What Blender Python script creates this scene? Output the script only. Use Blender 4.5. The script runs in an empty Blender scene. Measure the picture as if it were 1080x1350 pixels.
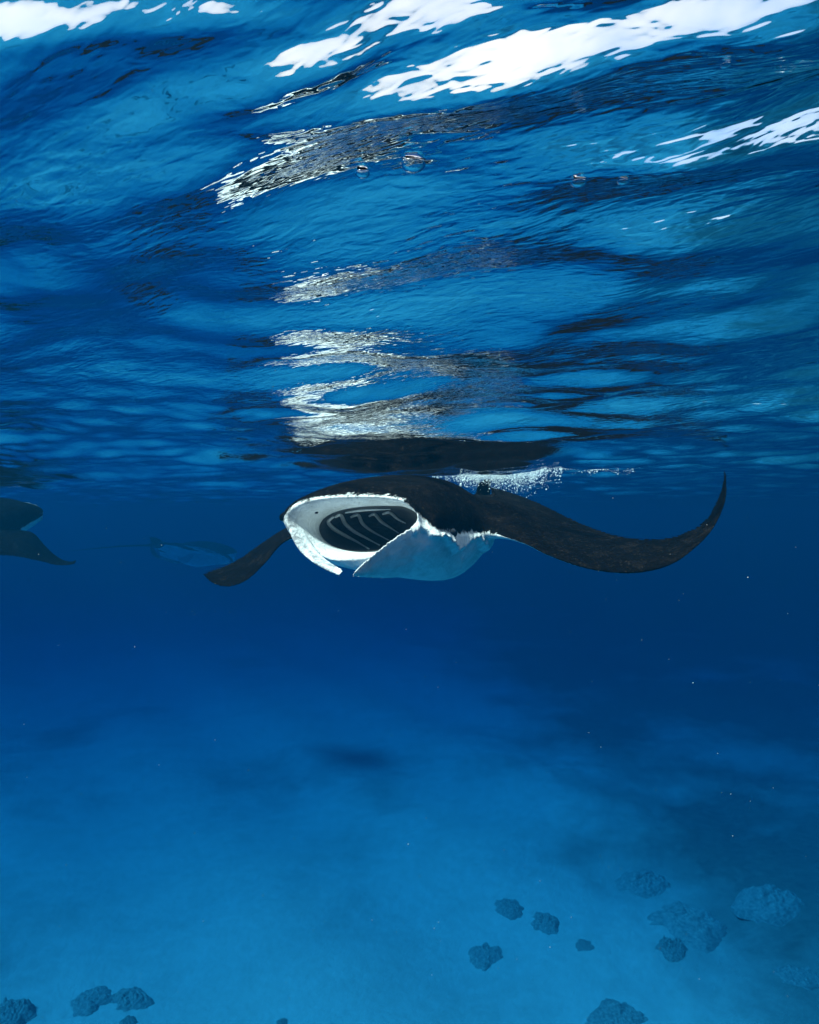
import bpy, bmesh, math, random
import numpy as np
from mathutils import Vector, noise
from mathutils.bvhtree import BVHTree

sc = bpy.context.scene
C = sc.collection
R = math.radians
rng = np.random.default_rng(11)
random.seed(5)

# ------------------------------------------------------------------ camera
H = 0.295                       # metres of water above the lens; the mean surface is z = 0
F = 900.0                      # focal length in pixels of a 1080 x 1350 frame
CAM = Vector((0, 0, -H))
cd = bpy.data.cameras.new('camera')
cam = bpy.data.objects.new('camera', cd)
C.objects.link(cam)
cam.location = CAM
cam.rotation_euler = (R(90), 0, 0)
cd.sensor_fit = 'VERTICAL'
cd.sensor_height = 36
cd.lens = 36 * F / 1350
cd.clip_start = 0.01
cd.clip_end = 2000
sc.camera = cam

# ------------------------------------------------------------------ sky, sun, exposure
SUN = Vector((-0.52, -0.31, 0.80)).normalized()      # towards the sun
w = bpy.data.worlds.new('World')
sc.world = w
w.use_nodes = True
nt = w.node_tree
nt.nodes.clear()
sky = nt.nodes.new('ShaderNodeTexSky')
sky.sky_type = 'NISHITA'
sky.sun_disc = False
sky.sun_elevation = math.asin(SUN.z)
sky.sun_rotation = math.atan2(SUN.x, SUN.y)
bg = nt.nodes.new('ShaderNodeBackground')
bg.inputs['Strength'].default_value = 0.14
wo = nt.nodes.new('ShaderNodeOutputWorld')
# white broken cloud over the blue
tcw = nt.nodes.new('ShaderNodeTexCoord')
cn = nt.nodes.new('ShaderNodeTexNoise')
cn.inputs['Scale'].default_value = 3.2
cn.inputs['Detail'].default_value = 5
cr = nt.nodes.new('ShaderNodeValToRGB')
cr.color_ramp.elements[0].position = 0.34
cr.color_ramp.elements[1].position = 0.56
cm = nt.nodes.new('ShaderNodeMix')
cm.data_type = 'RGBA'
cm.inputs[7].default_value = (3.7, 3.3, 3.1, 1)
nt.links.new(tcw.outputs['Generated'], cn.inputs['Vector'])
nt.links.new(cn.outputs[0], cr.inputs[0])
nt.links.new(cr.outputs[0], cm.inputs[0])
nt.links.new(sky.outputs[0], cm.inputs[6])
nt.links.new(cm.outputs[2], bg.inputs['Color'])
nt.links.new(bg.outputs[0], wo.inputs['Surface'])

sd = bpy.data.lights.new('sun', 'SUN')
sd.energy = 5.0
sd.angle = R(9.0)      # ripples spread the beam
sd.color = (1.0, 0.86, 0.72)
so = bpy.data.objects.new('sun', sd)
C.objects.link(so)
so.rotation_euler = (-SUN).to_track_quat('-Z', 'Y').to_euler()

sc.view_settings.view_transform = 'Standard'
sc.view_settings.look = 'None'
sc.view_settings.gamma = 1
sc.view_settings.use_curve_mapping = False
sc.view_settings.exposure = 1.5

cy = sc.cycles
cy.use_denoising = True
cy.max_bounces = 8
cy.diffuse_bounces = 3
cy.glossy_bounces = 4
cy.transmission_bounces = 4
cy.volume_bounces = 2
cy.transparent_max_bounces = 16
cy.caustics_reflective = False
cy.caustics_refractive = False
cy.sample_clamp_indirect = 4
cy.volume_max_steps = 64


# ------------------------------------------------------------------ helpers
def P(px, py, Y):
    """world point seen at photograph pixel px,py, Y metres in front of the lens"""
    return Vector(((px - 540) / F * Y, Y, CAM.z + (675 - py) / F * Y))


def tag(o, label=None, cat=None, group=None, kind=None):
    if label: o['label'] = label
    if cat: o['category'] = cat
    if group: o['group'] = group
    if kind: o['kind'] = kind
    return o


def link(name, me, mat=None, parent=None):
    o = bpy.data.objects.new(name, me)
    C.objects.link(o)
    if mat: me.materials.append(mat)
    if parent: o.parent = parent
    return o


def np_mesh(name, V, Q, smooth=True):
    """mesh from numpy vertices and quads"""
    me = bpy.data.meshes.new(name)
    me.vertices.add(len(V))
    me.vertices.foreach_set('co', np.asarray(V, np.float32).ravel())
    n, k = Q.shape
    me.loops.add(n * k)
    me.loops.foreach_set('vertex_index', Q.astype(np.int32).ravel())
    me.polygons.add(n)
    me.polygons.foreach_set('loop_start', np.arange(0, n * k, k, dtype=np.int32))
    me.polygons.foreach_set('loop_total', np.full(n, k, np.int32))
    me.update(calc_edges=True)
    me.polygons.foreach_set('use_smooth', np.full(n, smooth))
    me.validate()
    return me


def grid_quads(nr, nc, wrap=False):
    i = np.arange(nr - 1)[:, None]
    j = np.arange(nc if wrap else nc - 1)[None, :]
    j2 = (j + 1) % nc
    return np.stack([i * nc + j, i * nc + j2, (i + 1) * nc + j2, (i + 1) * nc + j], -1).reshape(-1, 4)


class N:
    """small node-tree builder"""
    def __init__(self, name):
        self.m = bpy.data.materials.new(name)
        self.m.use_nodes = True
        self.t = self.m.node_tree
        self.t.nodes.clear()
        self.out = self.t.nodes.new('ShaderNodeOutputMaterial')

    def n(self, typ, props=None, **ins):
        nd = self.t.nodes.new('ShaderNode' + typ)
        for k, v in (props or {}).items(): setattr(nd, k, v)
        for k, v in ins.items():
            key = int(k[1:]) if k[0] == 'i' and k[1:].isdigit() else k.replace('_', ' ')
            s = nd.inputs[key]
            if isinstance(v, bpy.types.NodeSocket): self.t.links.new(v, s)
            else: s.default_value = v
        return nd

    def math(self, op, a, b=0.0, clamp=False):
        return self.n('Math', dict(operation=op, use_clamp=clamp), i0=a, i1=b).outputs[0]

    def ramp(self, fac, stops):
        nd = self.n('ValToRGB', Fac=fac)
        e = nd.color_ramp.elements
        while len(e) < len(stops): e.new(0.5)
        for x, (p, c) in zip(e, stops):
            x.position = p
            x.color = (*c, 1) if len(c) == 3 else c
        return nd.outputs[0]

    def mix(self, fac, a, b, mode='MIX'):
        nd = self.t.nodes.new('ShaderNodeMix')
        nd.data_type = 'RGBA'
        nd.blend_type = mode
        for s, v in ((nd.inputs[0], fac), (nd.inputs[6], a), (nd.inputs[7], b)):
            if isinstance(v, bpy.types.NodeSocket): self.t.links.new(v, s)
            else: s.default_value = v if not isinstance(v, tuple) else (*v, 1)[:4]
        return nd.outputs[2]

    def noise(self, vec, scale, detail=3, rough=0.5, dist=0.0):
        nd = self.n('TexNoise', Scale=scale, Detail=detail, Roughness=rough, Distortion=dist)
        if vec is not None: self.t.links.new(vec, nd.inputs['Vector'])
        return nd.outputs[0]

    def end(self, sh):
        self.t.links.new(sh, self.out.inputs['Surface'])
        return self.m


# ------------------------------------------------------------------ water surface
# a sheet whose rows and columns grow with distance; waves are a summed directional spectrum
def water_height(X, Y, cell):
    Z = np.zeros_like(X)
    r = np.random.default_rng(23)
    wx = 0.10 * np.sin(1.3 * X + 0.7 * Y + 1) + 0.06 * np.sin(2.9 * Y - 1.7 * X)
    wy = 0.10 * np.sin(1.1 * Y - 0.8 * X + 2) + 0.06 * np.sin(2.6 * X + 2.1 * Y)
    gust = 0.55 + 0.45 * np.sin(2.1 * X + 1.5 * Y + 3 * wx) * np.sin(1.3 * X - 2.4 * Y + 1.1)
    bands = [(3.2, 1.6, 7, 0.045), (1.6, 0.8, 8, 0.078), (0.8, 0.4, 10, 0.084), (0.4, 0.2, 12, 0.092),
             (0.2, 0.1, 14, 0.080), (0.1, 0.05, 16, 0.055), (0.05, 0.025, 18, 0.034)]
    for lo, hi, n, slope in bands:
        for _ in range(n):
            lam = 0.70 * lo * (hi / lo) ** r.random()
            th = R(80) + r.normal(0, R(36)) if lam > 0.21 else R(60) + r.normal(0, R(26))
            k = 2 * math.pi / lam
            a = slope / k * math.sqrt(2 / n)
            fade = np.clip((lam / cell - 2.5) / 3.0, 0, 1)
            ph = r.random() * 6.283
            w_ = min(1.0, 0.45 * lam / 0.3 + 0.25)
            s = np.sin(k * (math.cos(th) * (X + w_ * wx) + math.sin(th) * (Y + w_ * wy)) + ph)
            if lam < 0.14: s = s * gust
            if lam > 0.3: s = s + 0.18 * (2 * s * s - 1)
            Z += a * fade * s
    # wave backs leaning towards the lens, in which the sky shows
    for px, py, sx, sy, ang, s in SLOPES:
        y0 = H * F / (675 - py)
        x0 = (px - 540) / F * y0
        ca, sa = math.cos(ang), math.sin(ang)
        u = ((X - x0) * ca + (Y - y0) * sa) / sx
        v = (-(X - x0) * sa + (Y - y0) * ca) / sy
        Z += -s * (Y - y0) * np.exp(-0.5 * (u * u + v * v))
    # the water sinks a little over the back of the ray
    Z -= 0.052 * np.exp(-((X - 0.1) / 0.75) ** 2 - ((Y - 4.0) / 0.7) ** 2)
    return Z


SLOPES = [  # px, py, half sizes in metres, turn, slope
    (540, 60, 0.40, 0.16, 0.0, -0.07),
    (455, 70, 0.11, 0.028, -0.48, 0.37),
    (680, 84, 0.08, 0.026, -0.60, 0.44),
    (645, 40, 0.10, 0.013, -0.50, -0.14),
    (170, 2, 0.10, 0.016, 0.05, 0.22),
    (45, 4, 0.05, 0.014, 0.2, 0.08),
    (960, -6, 0.04, 0.014, 0.0, 0.14),
    (950, 60, 0.12, 0.085, -0.2, -0.17),
    (880, 350, 0.16, 0.15, -0.2, -0.24),
    (1055, 190, 0.08, 0.030, -0.5, 0.42),
    (455, 145, 0.05, 0.020, -0.4, 0.22),
]
th_front = np.arange(R(-44), R(44), 0.0026)
th_back = np.arange(R(44), R(316), 0.02)
th = np.concatenate([th_front, th_back])
rad = np.concatenate([np.linspace(0.01, 0.30, 40, endpoint=False), 0.30 * np.exp(np.arange(0, math.log(150 / 0.30), 0.0066)), [150.0]])
RR, TT = np.meshgrid(rad, th, indexing='ij')
X, Y = RR * np.sin(TT), RR * np.cos(TT)
cell = np.maximum(0.0066 * RR, 0.0026 * RR)
cell = np.where((TT > R(44)), 0.02 * RR, cell)
cell = np.maximum(cell, 0.002)
Z = water_height(X, Y, cell)
V = np.stack([X, Y, Z], -1).reshape(-1, 3)
Q = grid_quads(len(rad), len(th), True)
me = np_mesh('water', V, Q)
me.update()
if me.polygons[5000].normal.z < 0: me.flip_normals()

a = N('water_surface')
tc = a.n('TexCoord')
mp = a.n('Mapping', Vector=tc.outputs['Object'])
mp.vector_type = 'TEXTURE'
mp.inputs['Rotation'].default_value = (0, 0, R(-32))
mp.inputs['Scale'].default_value = (2.4, 1.0, 1)
n1 = a.noise(mp.outputs[0], 46, 2, 0.45, 0.6)
n2 = a.noise(mp.outputs[0], 95, 1, 0.4, 0.4)
gst = a.noise(tc.outputs['Object'], 1.7, 2)
g2 = a.ramp(gst, [(0.38, (0.15,) * 3), (0.66, (1.0,) * 3)])
hh = a.math('ADD', a.math('MULTIPLY', n1, 0.0032), a.math('MULTIPLY', n2, 0.0023))
hh = a.math('MULTIPLY', hh, g2)
bp = a.n('Bump', Strength=1.0, Distance=1.0, Height=hh)
fr = a.n('Fresnel', IOR=1.33, Normal=bp.outputs[0])
gl = a.n('BsdfGlossy', Roughness=0.0, Color=(1, 1, 1, 1), Normal=bp.outputs[0])
tr = a.n('BsdfTransparent')
mx = a.n('MixShader', i0=fr.outputs[0], i1=tr.outputs[0], i2=gl.outputs[0])
tag(link('water', me, a.end(mx.outputs[0])), kind='structure')

# ------------------------------------------------------------------ the body of water itself
SS = np.array([0.0001, 0.0038, 0.0080])     # scattering per metre
SA = np.array([0.185, 0.076, 0.042])       # absorption per metre
dens = 0.32
colr = SS / dens
absc = np.clip(1 - SA / (dens * (1 - colr)), 0, 1) ** 2
hb = bmesh.new()
bmesh.ops.create_cube(hb, size=1)
for v in hb.verts:
    v.co = (v.co.x * 330, v.co.y * 330, -15.5 if v.co.z < 0 else 0.45)
hm = bpy.data.meshes.new('haze')
hb.to_mesh(hm)
m = bpy.data.materials.new('sea_water')
m.use_nodes = True
m.node_tree.nodes.clear()
mo = m.node_tree.nodes.new('ShaderNodeOutputMaterial')
pv = m.node_tree.nodes.new('ShaderNodeVolumePrincipled')
pv.inputs['Color'].default_value = (*colr, 1)
pv.inputs['Absorption Color'].default_value = (*absc, 1)
pv.inputs['Density'].default_value = dens
pv.inputs['Anisotropy'].default_value = 0.2
m.node_tree.links.new(pv.outputs[0], mo.inputs['Volume'])
tag(link('haze', hm, m), kind='stuff')

# ------------------------------------------------------------------ seabed
BED = -11.0


def bed_z(X, Y):
    return (BED + 0.22 * np.sin(0.31 * X + 0.5) * np.sin(0.27 * Y + 1.0) + 0.10 * np.sin(0.9 * X + 0.6 * Y)
            + 0.05 * np.sin(1.9 * Y - 1.2 * X + 1) + 0.9 / (1 + np.exp(-(X - 10) / 3)) * np.exp(-((Y - 18) / 12) ** 2)
            + 0.10 / (1 + np.exp(-(X - 4.5) / 1.6)) * (np.sin(2.9 * X + 1.7 * np.sin(2.1 * Y)) * np.sin(3.3 * Y + 1.3 * np.sin(2.6 * X)) + .6 * np.sin(6.1 * X + 2 * Y) * np.sin(5.3 * Y - X)))


gx = np.sinh(np.linspace(-4.2, 4.2, 260)) / math.sinh(4.2) * 150
gy = np.sinh(np.linspace(-4.2, 4.2, 260)) / math.sinh(4.2) * 150
GX, GY = np.meshgrid(gx, gy, indexing='xy')
GZ = bed_z(GX, GY)
me = np_mesh('seabed', np.stack([GX, GY, GZ], -1).reshape(-1, 3), grid_quads(260, 260))
a = N('pale_sand')
tc = a.n('TexCoord')
co = tc.outputs['Object']
patch = a.noise(co, 0.13, 4, 0.6)
sep = a.n('SeparateXYZ', Vector=co)
side = a.n('MapRange', Value=sep.outputs[0]); side.inputs[1].default_value = 1.5; side.inputs[2].default_value = 9.0
reef = a.math('ADD', patch, a.math('MULTIPLY', side.outputs[0], 0.36))
reef = a.ramp(reef, [(0.56, (0, 0, 0)), (0.84, (1, 1, 1))])
fine = a.noise(co, 2.6, 5, 0.65)
sand = a.mix(fine, (0.60, 0.56, 0.48), (0.82, 0.79, 0.72))
sand = a.mix(a.ramp(a.noise(co, 0.55, 6, .68, .4), [(.45, (0, 0, 0)), (.72, (.28, .28, .28))]), sand, (.42, .40, .34))
rub = a.mix(a.noise(co, 3.5, 5, 0.7), (0.07, 0.09, 0.08), (0.34, 0.32, 0.27))
col = a.mix(reef, sand, rub)
bp = a.n('Bump', Strength=0.6, Distance=0.06, Height=a.noise(co, 5, 4, 0.6))
pb = a.n('BsdfPrincipled', Base_Color=col, Roughness=0.95, Normal=bp.outputs[0])
tag(link('seabed', me, a.end(pb.outputs[0])), kind='structure')

# ------------------------------------------------------------------ manta ray
YAW = R(25)
EF = Vector((-math.sin(YAW), -math.cos(YAW), 0))     # the way it swims
EL = Vector((math.cos(YAW), -math.sin(YAW), 0))      # its left
UP = Vector((0, 0, 1))
O = P(465, 690, 3.08)                                # middle of the open mouth


def S(px, py, b):
    """the point of the cross-section b metres behind the mouth that shows at px,py"""
    d = Vector(((px - 540) / F, 1, (675 - py) / F))
    t = ((O - CAM).dot(EF) - b) / d.dot(EF)
    return CAM + d * t


def spline(pts, n, closed=False):
    """Catmull-Rom through pts, n samples"""
    p = [Vector(q) for q in pts]
    k = len(p)
    out = []
    segs = k if closed else k - 1
    for i in range(n):
        u = i / n * segs if closed else i / (n - 1) * segs
        j = min(int(u), segs - 1)
        f = u - j
        if closed:
            a, b, c, d = p[(j - 1) % k], p[j], p[(j + 1) % k], p[(j + 2) % k]
        else:
            b, c = p[j], p[j + 1]
            a = p[j - 1] if j > 0 else b * 2 - c
            d = p[j + 2] if j + 2 < k else c * 2 - b
        out.append(0.5 * ((2 * b) + (c - a) * f + (2 * a - 5 * b + 4 * c - d) * f * f + (3 * b - a - 3 * c + d) * f ** 3))
    return out


def loft(rings, cap=True):
    """closed rings of equal length -> (verts, faces); the end rings are closed with a fan"""
    n = len(rings[0])
    V = [tuple(p) for r in rings for p in r]
    Fc = []
    for i in range(len(rings) - 1):
        for j in range(n):
            Fc.append((i * n + j, i * n + (j + 1) % n, (i + 1) * n + (j + 1) % n, (i + 1) * n + j))
    if cap:
        for base, flip in ((0, True), ((len(rings) - 1) * n, False)):
            c = sum((Vector(V[base + j]) for j in range(n)), Vector()) / n
            V.append(tuple(c))
            for j in range(n):
                q = (base + j, base + (j + 1) % n, len(V) - 1)
                Fc.append(q[::-1] if flip else q)
    return V, Fc


def shell(bm, V, Fc):
    vs = [bm.verts.new(v) for v in V]
    fs = [bm.faces.new([vs[i] for i in f]) for f in Fc]
    bmesh.ops.recalc_face_normals(bm, faces=fs)
    vol = 0
    for f in fs:
        a = f.verts[0].co
        for i in range(1, len(f.verts) - 1):
            vol += a.dot(f.verts[i].co.cross(f.verts[i + 1].co))
    if vol < 0:
        bmesh.ops.reverse_faces(bm, faces=fs)


def resample(rings, m):
    """more rings, splined along the loft"""
    n = len(rings[0])
    cols = [spline([r[j] for r in rings], m) for j in range(n)]
    return [[cols[j][i] for j in range(n)] for i in range(m)]


body = bmesh.new()
# --- head: cavity, lips and outer skin as one lofted funnel
K = 72
OVAL = [(421, 698), (427, 684), (446, 674), (475, 668.5), (510, 667), (535, 669), (553, 682), (547, 706), (518, 723), (482, 728), (450, 724), (429, 713)]
oc = (486, 697)


def ring(pts, b=None, n=K):
    return spline([S(*p) if b is None else S(p[0], p[1], b) for p in pts], n, True)


def shrink(pts, f, dx=0, dy=0):
    return [(oc[0] + (x - oc[0]) * f + dx, oc[1] + (y - oc[1]) * f + dy) for x, y in pts]


RIM = [(380, 684, .04), (396, 666.5, .06), (424, 659, .08), (464, 655.5, .10), (504, 656, .11), (532, 661.5, .10), (550, 680, .10),
       (532, 706, .12), (500, 728, .10), (455, 737, .06), (428, 731, .04), (396, 710, .03)]
LIP = [(374, 681, .07), (391, 661.5, .10), (421, 653, .12), (462, 650, .14), (506, 650.5, .15), (536, 656, .14), (558, 681, .13),
       (548, 712, .14), (510, 738, .12), (458, 743, .08), (424, 737, .06), (390, 713, .05)]
O1 = [(376, 682, .18), (391, 660, .18), (421, 647.5, .18), (462, 640, .18), (508, 640, .18), (545, 650, .18), (578, 683, .16),
      (566, 722, .16), (520, 750, .16), (466, 750, .14), (426, 738, .13), (392, 712, .14)]
O2 = [(400, 684), (412, 655), (440, 639.5), (484, 630), (530, 631), (575, 646), (608, 690), (594, 738), (552, 760), (498, 757), (448, 741), (412, 714)]
O3 = [(440, 690), (455, 655), (482, 636), (522, 628), (562, 628), (606, 640), (650, 686), (636, 730), (598, 762), (548, 760), (490, 747), (452, 718)]
O4 = [(520, 690), (530, 665), (545, 650), (568, 642), (592, 642), (622, 655), (640, 690), (630, 720), (606, 738), (575, 738), (545, 730), (527, 712)]
hr = [ring(shrink(OVAL, .30, 14, 0), .72), ring(shrink(OVAL, .62, 8, 0), .62), ring(shrink(OVAL, .88, 2, 0), .42), ring(OVAL, .22),
      ring(RIM), ring(LIP), ring(O1), ring(O2, .36), ring(O3, .72), ring(O4, 1.15)]
shell(body, *loft(resample(hr, 56)))


# --- one sweep of wing sections from tip to tip: front edge, rear edge, height above and below the chord
def foil(le, te, up, dn, n=40, upv=UP):
    le, te = Vector(le), Vector(te)
    ch = te - le
    nv = (upv - ch * (upv.dot(ch) / max(ch.length_squared, 1e-9))).normalized()
    out = []
    for i in range(n):
        t = i / n * 2 * math.pi
        c = 0.5 - 0.5 * math.cos(t)                       # front edge at t = 0
        s = math.sin(t)
        prof = 2.6 * (0.2969 * math.sqrt(c) - 0.126 * c - 0.3516 * c * c + 0.2843 * c ** 3 - 0.1015 * c ** 4) * 2 * 1.55
        h = prof * (up if s >= 0 else -dn) * 0.62
        out.append(le + ch * c + nv * h)
    return out


def B(b, l, u):
    return O - EF * b + EL * l + UP * u


def vv(a, b): return a.lerp(b, 0.5)


st = [
    # its right wing, behind the head: hangs down and back
    (P(268, 755, 4.02), P(266.5, 757, 4.08), .006, .006, UP),
    (P(281, 769, 3.95), P(268.5, 753, 4.16), .012, .012, UP),
    (P(303, 773.5, 3.88), P(280, 748, 4.24), .018, .018, UP),
    (P(327, 764, 3.82), P(306, 739, 4.34), .022, .022, UP),
    (P(350, 742, 3.78), P(341, 717, 4.46), .028, .028, UP),
    (P(378, 712, 3.72), P(380, 694, 4.62), .040, .036, UP),
    (P(420, 706, 3.70), P(440, 672, 4.80), .09, .10, UP),
    # back and belly
    (B(.72, -.26, .00), B(1.75, -.25, .16), .19, .22, UP),
    (B(.66, .02, -.01), B(1.95, .0, .15), .21, .30, UP),
    (B(.58, .30, -.02), B(1.82, .25, .13), .19, .25, UP),
    # its left wing, towards the right of the picture
    (P(662, 706, 3.28), P(646, 641, 4.50), .125, .11, UP),
    (P(692, 716, 3.18), P(690, 654, 4.38), .080, .065, UP),
    (P(722, 731, 3.12), P(722, 667, 4.18), .056, .05, UP),
    (P(762, 746, 3.06), P(760, 685, 3.94), .044, .04, UP),
    (P(802, 754, 3.03), P(798, 700, 3.74), .042, .034, UP),
    (P(842, 755, 3.03), P(838, 708, 3.60), .036, .028, UP),
    (P(884, 745, 3.06), P(873, 707, 3.51), .026, .020, UP),
    (P(916, 723, 3.11), P(905, 699, 3.45), .018, .014, (UP * .85 - EL * .5).normalized()),
    (P(940, 697, 3.17), P(930, 684, 3.42), .015, .012, (UP * .4 - EL).normalized()),
    (P(956, 662, 3.23), P(945, 657, 3.40), .013, .011, -EL),
    (P(957.5, 632, 3.28), P(953.5, 634, 3.38), .007, .006, -EL),
    (P(955, 618, 3.32), P(953.5, 619, 3.36), .003, .003, -EL),
]
sections = [foil(*s[:4], upv=s[4]) for s in st]
shell(body, *loft(resample(sections, 150)))


# --- cephalic fins: flaps that hang from the corners of the mouth
def flap(edges, th, m=40, n=20, bulge=0.0, out=None):
    rings = []
    A = spline([e[0] for e in edges], m)
    Bq = spline([e[1] for e in edges], m)
    for i in range(m):
        a, b = A[i], Bq[i]
        f = i / (m - 1)
        d = (b - a)
        ax = (A[min(i + 1, m - 1)] - A[max(i - 1, 0)])
        nv = d.cross(ax).normalized()
        if out is not None and nv.dot(out) < 0: nv = -nv
        t = th * (1 - 0.45 * f) * (1 if f < .93 else (1 - f) / .07 * .8 + .2)
        r = []
        for j in range(n):
            q = j / n * 2 * math.pi
            c = 0.5 - 0.5 * math.cos(q)
            r.append(a + d * c + nv * (math.sin(q) * t * 0.5 + bulge * d.length * 4 * c * (1 - c)))
        rings.append(r)
    return loft(rings)


shell(body, *flap([(S(377, 684, .06), S(398, 688, .16)), (S(383, 704, .0), S(404, 706, .10)), (S(394, 724, -.06), S(416, 724, .04)),
                   (S(411, 740, -.11), S(429, 737, -.04)), (S(430, 751.5, -.15), S(443, 746, -.11)), (S(446, 759, -.18), S(455, 752, -.17))], .034))
shell(body, *flap([(S(560, 684, .20), S(610, 752, .52)), (S(548, 690, .10), S(580, 760, .45)), (S(530, 701, .03), S(548, 757, .34)),
                   (S(506, 718, -.04), S(520, 762, .20)), (S(482, 738, -.11), S(492, 762, .06)), (S(464, 757, -.18), S(464, 760, -.14))], .028, bulge=.10, out=Vector((.7, -.6, -.4))))


# --- eyes' sockets, tail and back fin, all grown into the same skin
def blob(c, r, sx=1, sy=1, sz=1):
    rings = []
    for i in range(9):
        ph = math.pi * (i + .5) / 9
        rings.append([Vector(c) + Vector((r * sx * math.sin(ph) * math.cos(k / 16 * 6.2832), r * sy * math.sin(ph) * math.sin(k / 16 * 6.2832), r * sz * math.cos(ph))) for k in range(16)])
    return loft(rings)


eyeL = S(596, 703, .42)
eyeR = S(377, 682, .15)
shell(body, *blob(eyeL + EL * -.02, .052, 1, 1.2, .8))
shell(body, *blob(eyeR, .034, 1, 1.3, .8))
shell(body, *blob(S(622, 716, .66), .085, .9, 1.2, .75))  # bulge added near the wing root so its top catches the sun
shell(body, *blob(P(648, 678, 3.72), .11, 1.5, 2.0, .80))
shell(body, *blob(S(547, 712, .17), .034, .7, .8, 1.5))  # upright bulge added by the mouth corner to make a sunlit streak
tail = [B(1.75, 0, .12), B(2.1, .01, .10), B(2.6, .04, .06), B(3.2, .10, -.02), B(3.8, .16, -.10)]
tr_ = [.035, .024, .018, .010, .004]
rings = []
tp = spline(tail, 40)
for i, p in enumerate(tp):
    u = i / 39 * 4
    r_ = np.interp(u, range(5), tr_)
    rings.append([p + EL * (r_ * math.cos(k / 12 * 6.2832)) + UP * (r_ * math.sin(k / 12 * 6.2832)) for k in range(12)])
shell(body, *loft(rings))
fin = []
for h_, b0, b1, t in ((-.06, 1.66, 1.96, .020), (.00, 1.70, 1.97, .016), (.03, 1.77, 1.98, .012), (.055, 1.86, 1.985, .006)):
    fin.append([B(b0 + (b1 - b0) * (0.5 - 0.5 * math.cos(k / 16 * 6.2832)), t * math.sin(k / 16 * 6.2832), .23 + h_) for k in range(16)])
shell(body, *loft(resample(fin, 16)))

bme = bpy.data.meshes.new('body')
body.to_mesh(bme)
body.free()
tmp = bpy.data.objects.new('tmp', bme)
C.objects.link(tmp)
rm = tmp.modifiers.new('r', 'REMESH')
rm.mode = 'VOXEL'
rm.voxel_size = 0.0075
rm.adaptivity = 0
sm = tmp.modifiers.new('s', 'SMOOTH')
sm.factor = 0.5
sm.iterations = 4
dg = bpy.context.evaluated_depsgraph_get()
bme2 = bpy.data.meshes.new_from_object(tmp.evaluated_get(dg))
bpy.data.objects.remove(tmp)
bme2.name = 'body'
nv = len(bme2.vertices)
co = np.empty(nv * 3, np.float32); bme2.vertices.foreach_get('co', co); co = co.reshape(-1, 3).astype(np.float64)
no = np.empty(nv * 3, np.float32); bme2.vertices.foreach_get('normal', no); no = no.reshape(-1, 3)
bme2.polygons.foreach_set('use_smooth', np.ones(len(bme2.polygons), bool))

# ease the back into the root of its left wing
ne = len(bme2.edges)
ed = np.empty(ne * 2, np.int32); bme2.edges.foreach_get('vertices', ed); ed = ed.reshape(-1, 2)
wl = np.clip(1.25 - np.sqrt((((co - np.array(P(662, 668, 3.75))) / np.array([.42, .75, .34])) ** 2).sum(1)), 0, .6) * (no[:, 2] > -.15)
sel = (wl[ed[:, 0]] > 0) | (wl[ed[:, 1]] > 0)
e0, e1 = ed[sel, 0], ed[sel, 1]
deg = np.maximum(np.bincount(e0, minlength=nv) + np.bincount(e1, minlength=nv), 1)
for _ in range(260):
    av = np.stack([np.bincount(e0, co[e1, k], nv) + np.bincount(e1, co[e0, k], nv) for k in range(3)], -1) / deg[:, None]
    co = co + wl[:, None] * (av - co)
bme2.vertices.foreach_set('co', co.astype(np.float32).ravel())
bme2.update()
bme2.vertices.foreach_get('normal', tmpn := np.empty(nv * 3, np.float32)); no = tmpn.reshape(-1, 3)

# pigment: dark back, white belly and mouth; one signed field, in metres from the border between them
rel = co - np.array(O)
b_ = -(rel @ np.array(EF)); l_ = rel @ np.array(EL); u_ = rel[:, 2]
BORD = [(-2.2, -9), (-.9, -9)]
pxy = np.stack([(co[:, 0]) / co[:, 1] * F + 540, 675 - (co[:, 2] - CAM.z) / co[:, 1] * F], -1)
print('body verts', nv)
lipV = np.array([S(*p) for p in LIP])
lb = (lipV - np.array(O)) @ -np.array(EF); ll = (lipV - np.array(O)) @ np.array(EL); lu = lipV[:, 2] - O.z
# height of the border along the flanks: the upper lip in front, then the eye line, then the wings' front edges
bpts = [S(*LIP[k]).lerp(S(*RIM[k]), .45) for k in range(6)] + [S(557, 679, .15), S(575, 687, .25), S(600, 693, .42), S(640, 699, .74)]
bl = [(p - O).dot(EL) for p in bpts]
bu = [p.z - O.z for p in bpts]
od = np.argsort(bl)
border = np.interp(l_, [-.8] + list(np.array(bl)[od]) + [.8], [-.08] + list(np.array(bu)[od]) + [-.08])
# ridges and a ledge shaped in below the flank border to catch streaks of sun
ph = b_ * 1.0 + 0.25 * u_
sun_ridge = np.sin(ph * 150 + 2 * np.sin(ph * 31)) * (0.5 + 0.5 * np.sin(ph * 47 + 1))
amt = np.clip((l_ - .22) / .08, 0, 1) * np.clip(1 - np.abs(u_ - border + .07) / .10, 0, 1) * (b_ > .05) * (b_ < 1.0) * np.clip((.60 - l_) / .08, 0, 1)
co += no * (sun_ridge * amt * 0.0035)[:, None]
lo_ = border - u_                                        # metres below the border
reach = .055 + .030 * np.sin(b_ * 21 + .6) + .010 * np.sin(ph * 130) * np.sin(ph * 47)
ledge = np.clip(lo_ / reach, 0, 1) * np.clip((reach * 1.5 - lo_) / (reach * .5), 0, 1)
where = np.clip((l_ - .24) / .05, 0, 1) * (b_ > .08) * np.clip((1.0 - b_) / .2, 0, 1) * np.clip((.60 - l_) / .08, 0, 1)
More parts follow.
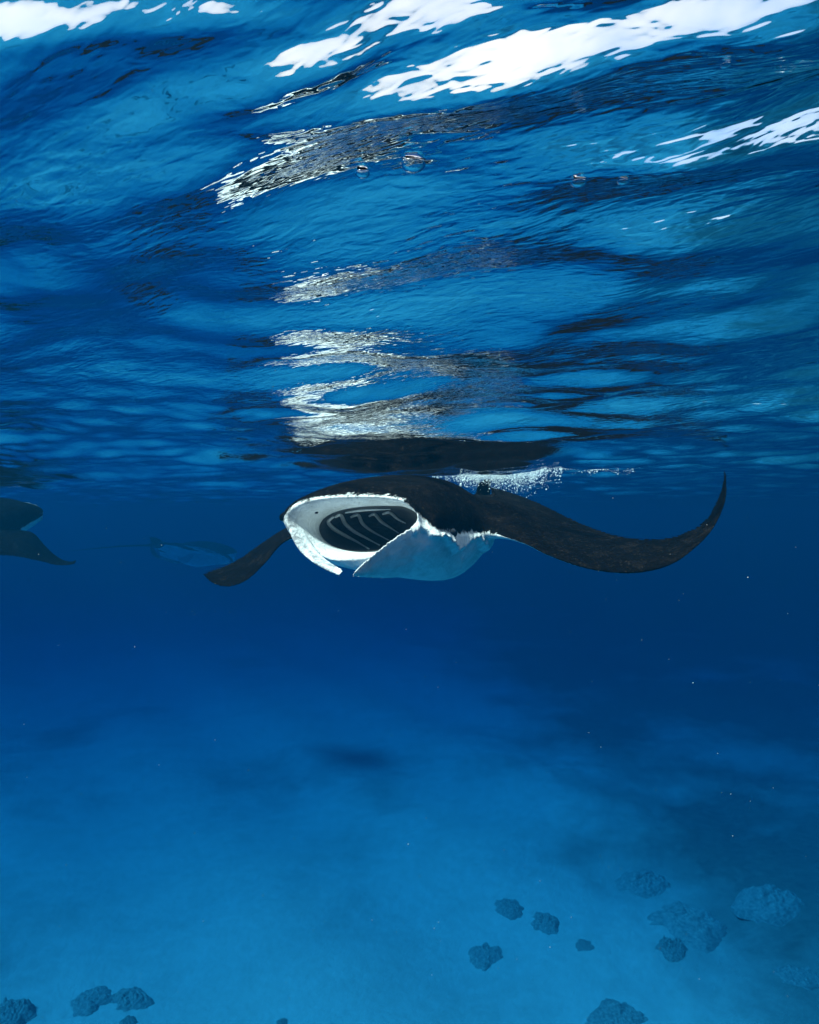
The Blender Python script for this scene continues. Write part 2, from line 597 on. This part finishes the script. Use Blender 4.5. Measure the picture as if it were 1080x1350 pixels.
co += np.array(EL * .8 + EF * .6)[None] * (ledge * where * .055 * (.5 + .5 * np.sin(b_ * 9 - 1.0) ** 2))[:, None]  # added ledge tilts the flank up into the sun, then undercuts into shade
bme2.vertices.foreach_set('co', co.astype(np.float32).ravel())
bme2.update()
fld_head = u_ - border
fld_wing = no[:, 2] + np.interp(l_, [-.8, -.5, .5, .95], [.99, .86, .30, .99])                               # wings are dark to just under the front edge
wgt = np.clip((np.abs(l_ - .05) - .46) / .22, 0, 1)
fld = fld_head * (1 - wgt) + fld_wing * .12 * wgt
tail_ = (b_ > 1.72) & (np.abs(l_) < .3)
fld = np.where(tail_, .2, fld)
inside = (b_ < .40) & (fld > 0) & (no @ np.array(EF) > .35) & (u_ < .14) & (l_ < .30)
fe = np.array(spline([S(377, 684, .06), S(383, 704, .0), S(394, 724, -.06), S(411, 740, -.11), S(430, 751.5, -.15), S(446, 759, -.18)], 60))
near = np.where((l_ < 0) & (b_ < .2))[0]
fin_ = np.zeros(nv)
fin_[near] = np.clip((.060 - np.sqrt(((co[near][:, None] - fe[None]) ** 2).sum(-1)).min(1)) / .022, 0, 1) * np.clip((.10 - b_[near]) / .04, 0, 1)
af = bme2.attributes.new('grey_fin', 'FLOAT', 'POINT')
af.data.foreach_set('value', fin_.astype(np.float32))
at = bme2.attributes.new('dark_back', 'FLOAT', 'POINT')
at.data.foreach_set('value', fld.astype(np.float32))

a = N('manta_skin')
tc = a.n('TexCoord')
obco = tc.outputs['Object']
fa = a.n('Attribute', {'attribute_name': 'dark_back'})
mpv = a.n('Mapping', Vector=obco)
mpv.inputs['Scale'].default_value = (1, 1, .28)
streak = a.noise(mpv.outputs[0], 60, 3, .6, .3)
blot = a.noise(obco, 7, 4, .6)
edge = a.math('ADD', fa.outputs['Fac'], a.math('ADD', a.math('MULTIPLY', a.math('SUBTRACT', streak, .5), .045), a.math('MULTIPLY', a.math('SUBTRACT', a.noise(obco, 19, 5, .7), .5), .05)))
dark = a.ramp(a.math('ADD', a.math('MULTIPLY', edge, 20), .5, True), [(.35, (0, 0, 0)), (.65, (1, 1, 1))])
speck = a.noise(obco, 75, 4, .8)
sp = a.ramp(speck, [(.585, (0, 0, 0)), (.70, (1, 1, 1))])
mott = a.ramp(a.noise(obco, 11, 5, .7), [(.52, (0, 0, 0)), (.75, (1, 1, 1))])
sp = a.math('MULTIPLY', sp, a.ramp(a.noise(obco, 5.5, 4, .65), [(.40, (.06, .06, .06)), (.66, (1, 1, 1))]))
bk = a.mix(sp, (.0015, .0013, .0012), (.085, .062, .046))
bk = a.mix(a.math('MULTIPLY', mott, .26), bk, (.036, .025, .019))
wt = a.mix(a.noise(obco, 16, 5, .65), (.70, .70, .70), (.90, .90, .89))
wt = a.mix(a.ramp(a.noise(obco, 60, 3, .6), [(.58, (0, 0, 0)), (.8, (.5, .5, .5))]), wt, (.34, .33, .33))
wt = a.mix(a.ramp(a.noise(obco, 13, 4, .6), [(.42, (0, 0, 0)), (.68, (.55, .55, .55))]), wt, (.48, .47, .46))
gf = a.n('Attribute', {'attribute_name': 'grey_fin'})
gm = a.ramp(a.noise(obco, 38, 4, .65), [(.36, (0, 0, 0)), (.60, (.85, .85, .85))])
wt = a.mix(a.math('MULTIPLY', gf.outputs['Fac'], gm), wt, (.16, .155, .17))
colr_ = a.mix(dark, wt, bk)
hgt = a.math('ADD', a.math('ADD', a.math('MULTIPLY', a.noise(obco, 240, 2, .6), .0012), a.math('MULTIPLY', a.noise(obco, 24, 4, .55), .014)), a.math('MULTIPLY', a.math('MULTIPLY', streak, a.math('SUBTRACT', 1, dark)), .010))
bp = a.n('Bump', Strength=.7, Distance=1.0, Height=hgt)
pb = a.n('BsdfPrincipled', Base_Color=colr_, Roughness=.7, Normal=bp.outputs[0])
pb.inputs['Specular IOR Level'].default_value = .02
SKIN = a.end(pb.outputs[0])

root = bpy.data.objects.new('manta_ray', None)
C.objects.link(root)
root.location = B(1.0, 0, 0)
root.rotation_euler = (0, 0, 0)
tag(root, 'large dark backed manta ray with its white mouth wide open, nearest the lens', 'manta ray', 'manta rays feeding below the surface')
bpy.context.view_layer.update()


def part(name, me, mat, parent, shift=root.location.copy()):
    o = link(name, me, mat, parent)
    me.transform(__import__('mathutils').Matrix.Translation(-shift))
    return o


skin_bvh = BVHTree.FromPolygons([Vector(c) for c in co], [tuple(p.vertices) for p in bme2.polygons])
bodyo = part('body', bme2, SKIN, root)


def hit(px, py, off=0.0, tree=None):
    d = Vector(((px - 540) / F, 1, (675 - py) / F)).normalized()
    h = (tree or skin_bvh).ray_cast(CAM, d)
    return h[0] - d * off if h[0] else None


# --- throat: the dark gill chamber that lines the back of the mouth, with pale gill arches
tr0 = [ring(OVAL, .215), ring(shrink(OVAL, .955, .5, 0), .25), ring(shrink(OVAL, .84, 3, 0), .37), ring(shrink(OVAL, .58, 8, 0), .52), ring(shrink(OVAL, .2, 14, 0), .60)]
tv, tf = loft(resample(tr0, 24), False)
c_ = sum((Vector(v) for v in tv[-K:]), Vector()) / K
tv.append(tuple(c_))
tf += [(len(tv) - 1 - K + j, len(tv) - 1 - K + (j + 1) % K, len(tv) - 1) for j in range(K)]
tm = bpy.data.meshes.new('throat')
tm.from_pydata(tv, [], tf)
tm.polygons.foreach_set('use_smooth', [True] * len(tm.polygons))
throat_bvh = BVHTree.FromPolygons([Vector(v) for v in tv], tf)
a = N('gill_chamber')
tc = a.n('TexCoord')
mpv = a.n('Mapping', Vector=tc.outputs['Object'])
mpv.inputs['Rotation'].default_value = (0, R(35), 0)
mpv.inputs['Scale'].default_value = (.3, 1, 2.0)
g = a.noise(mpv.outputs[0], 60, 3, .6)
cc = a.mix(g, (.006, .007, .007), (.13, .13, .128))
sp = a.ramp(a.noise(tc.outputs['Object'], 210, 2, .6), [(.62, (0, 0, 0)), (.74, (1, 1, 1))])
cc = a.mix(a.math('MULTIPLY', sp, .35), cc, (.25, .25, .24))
bp = a.n('Bump', Strength=.8, Distance=.004, Height=g)
pb = a.n('BsdfPrincipled', Base_Color=cc, Roughness=.6, Normal=bp.outputs[0])
part('throat', tm, a.end(pb.outputs[0]), root)

a = N('pale_gill')
tc = a.n('TexCoord')
pb = a.n('BsdfPrincipled', Base_Color=a.mix(a.noise(tc.outputs['Object'], 70, 3), (.7, .7, .69), (.92, .92, .91)), Roughness=.6)
GILL = a.end(pb.outputs[0])


def ribbon(pix, wd, tree, off):
    pts = [hit(x, y, off, tree) for x, y in [tuple(v)[:2] for v in spline([(x, y, 0) for x, y in pix], 26)]]
    pts = [p for p in pts if p]
    rings = []
    for i, p in enumerate(pts):
        t = (pts[min(i + 1, len(pts) - 1)] - pts[max(i - 1, 0)]).normalized()
        vd = (CAM - p).normalized()
        sd_ = t.cross(vd).normalized()
        f = i / (len(pts) - 1)
        w_ = wd * 2.1 * (0.35 + 0.65 * math.sin(math.pi * min(1, .12 + f * .95)))
        rings.append([p + sd_ * (w_ * math.cos(k / 8 * 6.2832)) + vd * (w_ * .8 * math.sin(k / 8 * 6.2832)) for k in range(8)])
    v, f = loft(rings)
    me = bpy.data.meshes.new('gill_arch')
    me.from_pydata(v, [], f)
    me.polygons.foreach_set('use_smooth', [True] * len(me.polygons))
    return me


for pix, wd in (
    ([(440, 681), (433, 688), (440, 697), (455, 706), (470, 714), (487, 724)], .0050),
    ([(441, 682), (449, 679), (455, 690), (466, 700), (482, 709), (501, 719)], .0050),
    ([(462, 682), (472, 679), (478, 690), (490, 700), (514, 713)], .0045),
    ([(486, 681), (494, 678), (502, 687), (512, 694), (526, 703)], .0042),
    ([(504, 678), (514, 676), (524, 684), (535, 690)], .0036),
    ([(455, 676), (480, 672.5), (515, 671.5)], .0032),
):
    part('gill_arch', ribbon(pix, wd, throat_bvh, .035), GILL, root)


# --- eyes and nostril
def ball(name, c, r, mat, sc_=(1, 1, 1)):
    bm = bmesh.new()
    bmesh.ops.create_icosphere(bm, subdivisions=3, radius=r)
    for v in bm.verts: v.co = Vector(c) + Vector((v.co.x * sc_[0], v.co.y * sc_[1], v.co.z * sc_[2]))
    for f in bm.faces: f.smooth = True
    me = bpy.data.meshes.new(name)
    bm.to_mesh(me); bm.free()
    return part(name, me, mat, root)


a = N('eye_black')
EYE = a.end(a.n('BsdfPrincipled', Base_Color=(.008, .008, .009, 1), Roughness=.12).outputs[0])
p = hit(596, 703)
ball('eye', p + Vector((.0, .012, 0)), .024, EYE, (1.1, 1, .95))
p = hit(374, 681) or eyeR
ball('eye', p + Vector((.01, .014, 0)), .016, EYE)
p = hit(417, 675)
if p:
    ball('nostril', p + Vector((0, .004, 0)), .010, EYE, (1, .6, 1))


# ------------------------------------------------------------------ two more rays, far off in the blue
def copy_thing(src, loc, rz, scale, label):
    c = src.copy()
    C.objects.link(c)
    c.location = loc
    c.rotation_euler = (0, 0, rz)
    c.scale = (scale,) * 3
    c['label'] = label
    for ch in src.children:
        d = ch.copy()
        C.objects.link(d)
        d.parent = c
        for g in ch.children:
            e = g.copy(); C.objects.link(e); e.parent = d
    return c


c_ = copy_thing(root, P(-80, 704, 7.6), R(184), 1.05, 'shadowy manta ray at the left edge of the photo with one wing hanging down')
c_.rotation_euler = (__import__('mathutils').Matrix.Rotation(R(17), 3, 'X') @ __import__('mathutils').Matrix.Rotation(R(184), 3, 'Z')).to_euler()
c_ = copy_thing(root, P(250, 728, 26.0), R(168), 1.75, 'faint distant manta ray behind the drooping wing of the near one')
c_.rotation_euler = (__import__('mathutils').Matrix.Rotation(R(-6), 3, 'X') @ __import__('mathutils').Matrix.Rotation(R(168), 3, 'Z')).to_euler()

# ------------------------------------------------------------------ coral heads on the sand
a = N('coral')
tc = a.n('TexCoord')
nz = a.noise(tc.outputs['Object'], 9, 5, .7)
cc = a.mix(a.ramp(nz, [(.32, (0, 0, 0)), (.68, (1, 1, 1))]), (.24, .27, .26), (.60, .58, .51))
bp = a.n('Bump', Strength=1, Distance=.05, Height=nz)
CORAL = a.end(a.n('BsdfPrincipled', Base_Color=cc, Roughness=.9, Normal=bp.outputs[0]).outputs[0])


def coral_mesh(seed, h, rough):
    """a knobbly mound that rises out of the sand: 40 rings of 72"""
    o = Vector((seed * 7.3, seed * 3.1, seed))
    V_, n_ = [], 72
    for i in range(40):
        f = i / 39
        for k in range(n_):
            t = k / n_ * 6.28319
            d = Vector((math.cos(t), math.sin(t), 0))
            edge = 1 + .34 * noise.noise(d * 1.1 + o) + .20 * noise.noise(d * 2.7 + o) + .10 * noise.noise(d * 6 + o)
            p = d * (f * edge)
            knob = .5 * noise.noise(p * 2.6 + o) + rough * abs(noise.noise(p * 5.5 + o)) + .3 * rough * noise.noise(p * 13 + o)
            z = h * (1 - f ** 2.2) * (.75 + knob) - .45 * f ** 6
            V_.append((p.x, p.y, z))
    Q_ = grid_quads(40, n_, True)
    me = np_mesh('coral_head', np.array(V_), Q_[:, ::-1])
    if me.polygons[500].normal.z < 0: me.flip_normals()
    me.materials.append(CORAL)
    return me


CM = [coral_mesh(1, .85, .5), coral_mesh(2, .30, .7), coral_mesh(3, .55, .6), coral_mesh(4, .42, .9)]


def bed_at(px, py):
    """the point of the seabed that shows at px,py"""
    d = Vector(((px - 540) / F, 1, (675 - py) / F))
    t = 10.0
    for _ in range(12):
        q = CAM + d * t
        t = (float(bed_z(np.array(q.x), np.array(q.y))) - CAM.z) / d.z
    return CAM + d * t


HEADS = [  # px, py of the middle of its foot, width in px, mesh, label
    (16, 1342, 62, 0, 'rounded dark coral head cut off by the lower left corner'),
    (118, 1320, 60, 1, 'low coral lump right of the lower left corner head, left one of a touching pair'),
    (170, 1318, 66, 3, 'low coral lump near the lower left, right one of a touching pair'),
    (168, 1349, 26, 2, 'small coral lump at the bottom edge under the touching pair of lumps'),
    (372, 1348, 18, 2, 'tiny lone coral lump at the bottom edge left of centre'),
    (672, 1196, 42, 2, 'dark coral lump on pale sand, the upper left one of the scattered lumps'),
    (720, 1216, 48, 3, 'wide dark coral lump just right of the upper left coral lump'),
    (640, 1258, 62, 1, 'dark knobbly coral lump on pale sand below the pair of coral lumps'),
    (772, 1246, 30, 1, 'small faint coral lump between the lump pair and the dark reef slope'),
    (818, 1347, 86, 3, 'broad dark coral mound at the bottom edge, lower right'),
    (852, 1166, 66, 2, 'low coral mound at the left tip of the dark reef slope'),
    (912, 1216, 88, 3, 'wide coral mound in the middle of the dark reef slope'),
    (886, 1256, 50, 0, 'knobbly coral lump just below the wide mound on the dark reef slope'),
    (1020, 1190, 80, 2, 'pale domed coral mound near the right edge, upper one on the reef slope'),
    (1050, 1285, 74, 1, 'dim flat coral patch near the right edge, lower one on the reef slope'),
]
for px, py, wpx, k, lab in HEADS:
    q = bed_at(px, py)
    o = bpy.data.objects.new('coral_head', CM[k])
    C.objects.link(o)
    rs = wpx * .5 / F * q.y
    o.location = q
    o.scale = (rs, rs * random.uniform(.8, 1.2), rs * random.uniform(.5, .75))
    o.rotation_euler = (0, 0, random.uniform(-.5, .5) if k == 0 else random.uniform(0, 6.28))
    tag(o, lab, 'coral', 'coral heads on the seabed')


# ------------------------------------------------------------------ churned foam, drifting specks, bubbles
def spheres(name, cs, rs, sub, mat, kind):
    bm = bmesh.new()
    bmesh.ops.create_icosphere(bm, subdivisions=sub, radius=1)
    bv = np.array([v.co[:] for v in bm.verts]); bf = np.array([[v.index for v in f.verts] for f in bm.faces])
    bm.free()
    Vv = (bv[None] * np.asarray(rs)[:, None, None] + np.asarray(cs)[:, None]).reshape(-1, 3)
    Ff = (bf[None] + (np.arange(len(cs)) * len(bv))[:, None, None]).reshape(-1, 3)
    return tag(link(name, np_mesh(name, Vv, Ff), mat), kind=kind)


def surf(x, y):
    x, y = np.atleast_1d(np.asarray(x, float)), np.atleast_1d(np.asarray(y, float))
    return water_height(x, y, np.full_like(x, .012))


a = N('foam_white')
FOAM = a.end(a.n('BsdfPrincipled', Base_Color=(.85, .86, .87, 1), Roughness=.25).outputs[0])
n = 16000
yy = rng.normal(4.75, .10, n)
xx = .02 + 1.2 * rng.random(n)
clump = np.array([noise.noise(Vector((p * 5, q * 5, 1.7))) + .6 * noise.noise(Vector((p * 14, q * 14, 4.2))) for p, q in zip(xx, yy)])
deep = np.interp(xx, [0, .12, .45, .80, 1.0, 1.2], [.008, .018, .035, .060, .03, .008])
dep = np.abs(rng.normal(0, 1, n)) * deep * np.clip(1 + 1.1 * clump, .15, 2.5)
zz = surf(xx, yy) - dep - .003
keep = (clump + rng.normal(0, .22, n)) > np.interp(xx, [0, .25, .5, .85, 1.05, 1.2], [.75, .12, -.10, -.06, .4, .9])
n2 = 1500
x2 = 1.0 + .62 * rng.random(n2); y2 = rng.normal(4.8, .13, n2)
cl2 = np.array([noise.noise(Vector((p * 9, q * 9, 5))) + .4 * noise.noise(Vector((p * 25, q * 25, 9))) for p, q in zip(x2, y2)])
k2 = cl2 > .28 + rng.normal(0, .06, n2)
cs = np.concatenate([np.stack([xx, yy, zz], -1)[keep], np.stack([x2, y2, surf(x2, y2) - np.abs(rng.normal(0, .012, n2)) - .002], -1)[k2]])
spheres('foam', cs, rng.gamma(2.0, .0008, len(cs)) + .0009, 1, FOAM, 'stuff')

a = N('drifting_specks')
SPECK = a.end(a.n('BsdfPrincipled', Base_Color=(.40, .42, .42, 1), Roughness=.8).outputs[0])
n = 230
yy = 0.9 + 6 * rng.random(n) ** 1.2
xx = (rng.random(n) - .5) * 1.35 * yy
zz = -H + (-.80 + .84 * rng.random(n)) * yy
ok = zz < -.12
cs = np.stack([xx, yy, zz], -1)[ok]
spheres('plankton', cs, (rng.gamma(2, .00022, n) + .0003)[ok] * np.clip(yy[ok] / 2, .6, 2), 1, SPECK, 'stuff')

a = N('air_film')
fr = a.n('Fresnel', IOR=0.752)
mx = a.n('MixShader', i0=fr.outputs[0], i1=a.n('BsdfTransparent').outputs[0], i2=a.n('BsdfGlossy', Roughness=0.0, Color=(1, 1, 1, 1)).outputs[0])
AIR = a.end(mx.outputs[0])
for px, py, wpx, lab in ((545, 213, 34, 'ring shaped air bubble under the surface, uppermost of the two at centre'),
                         (478, 226, 20, 'flat air bubble left of and below the ring shaped bubble'),
                         (763, 238, 22, 'air bubble right of centre, left one of a close pair'),
                         (822, 237, 16, 'small air bubble, right one of a close pair right of centre'),
                         (957, 83, 14, 'lone small air bubble under the dark wave at upper right')):
    y0 = H * F / (675 - py)
    for _ in range(8):
        x0 = (px - 540) / F * y0
        z0 = float(surf(x0, y0)[0])
        y0 = (z0 + H) * F / (675 - py)
    r0 = wpx * .48 / F * y0
    bm = bmesh.new()
    bmesh.ops.create_uvsphere(bm, u_segments=32, v_segments=16, radius=r0)
    for v in bm.verts: v.co.z *= .55 if v.co.z < 0 else .12
    for f in bm.faces: f.smooth = True
    me = bpy.data.meshes.new('air_bubble')
    bm.to_mesh(me); bm.free()
    o = link('air_bubble', me, AIR)
    o.location = (x0, y0, z0 - .14 * r0 - .001)
    tag(o, lab, 'bubble', 'air bubbles against the surface')
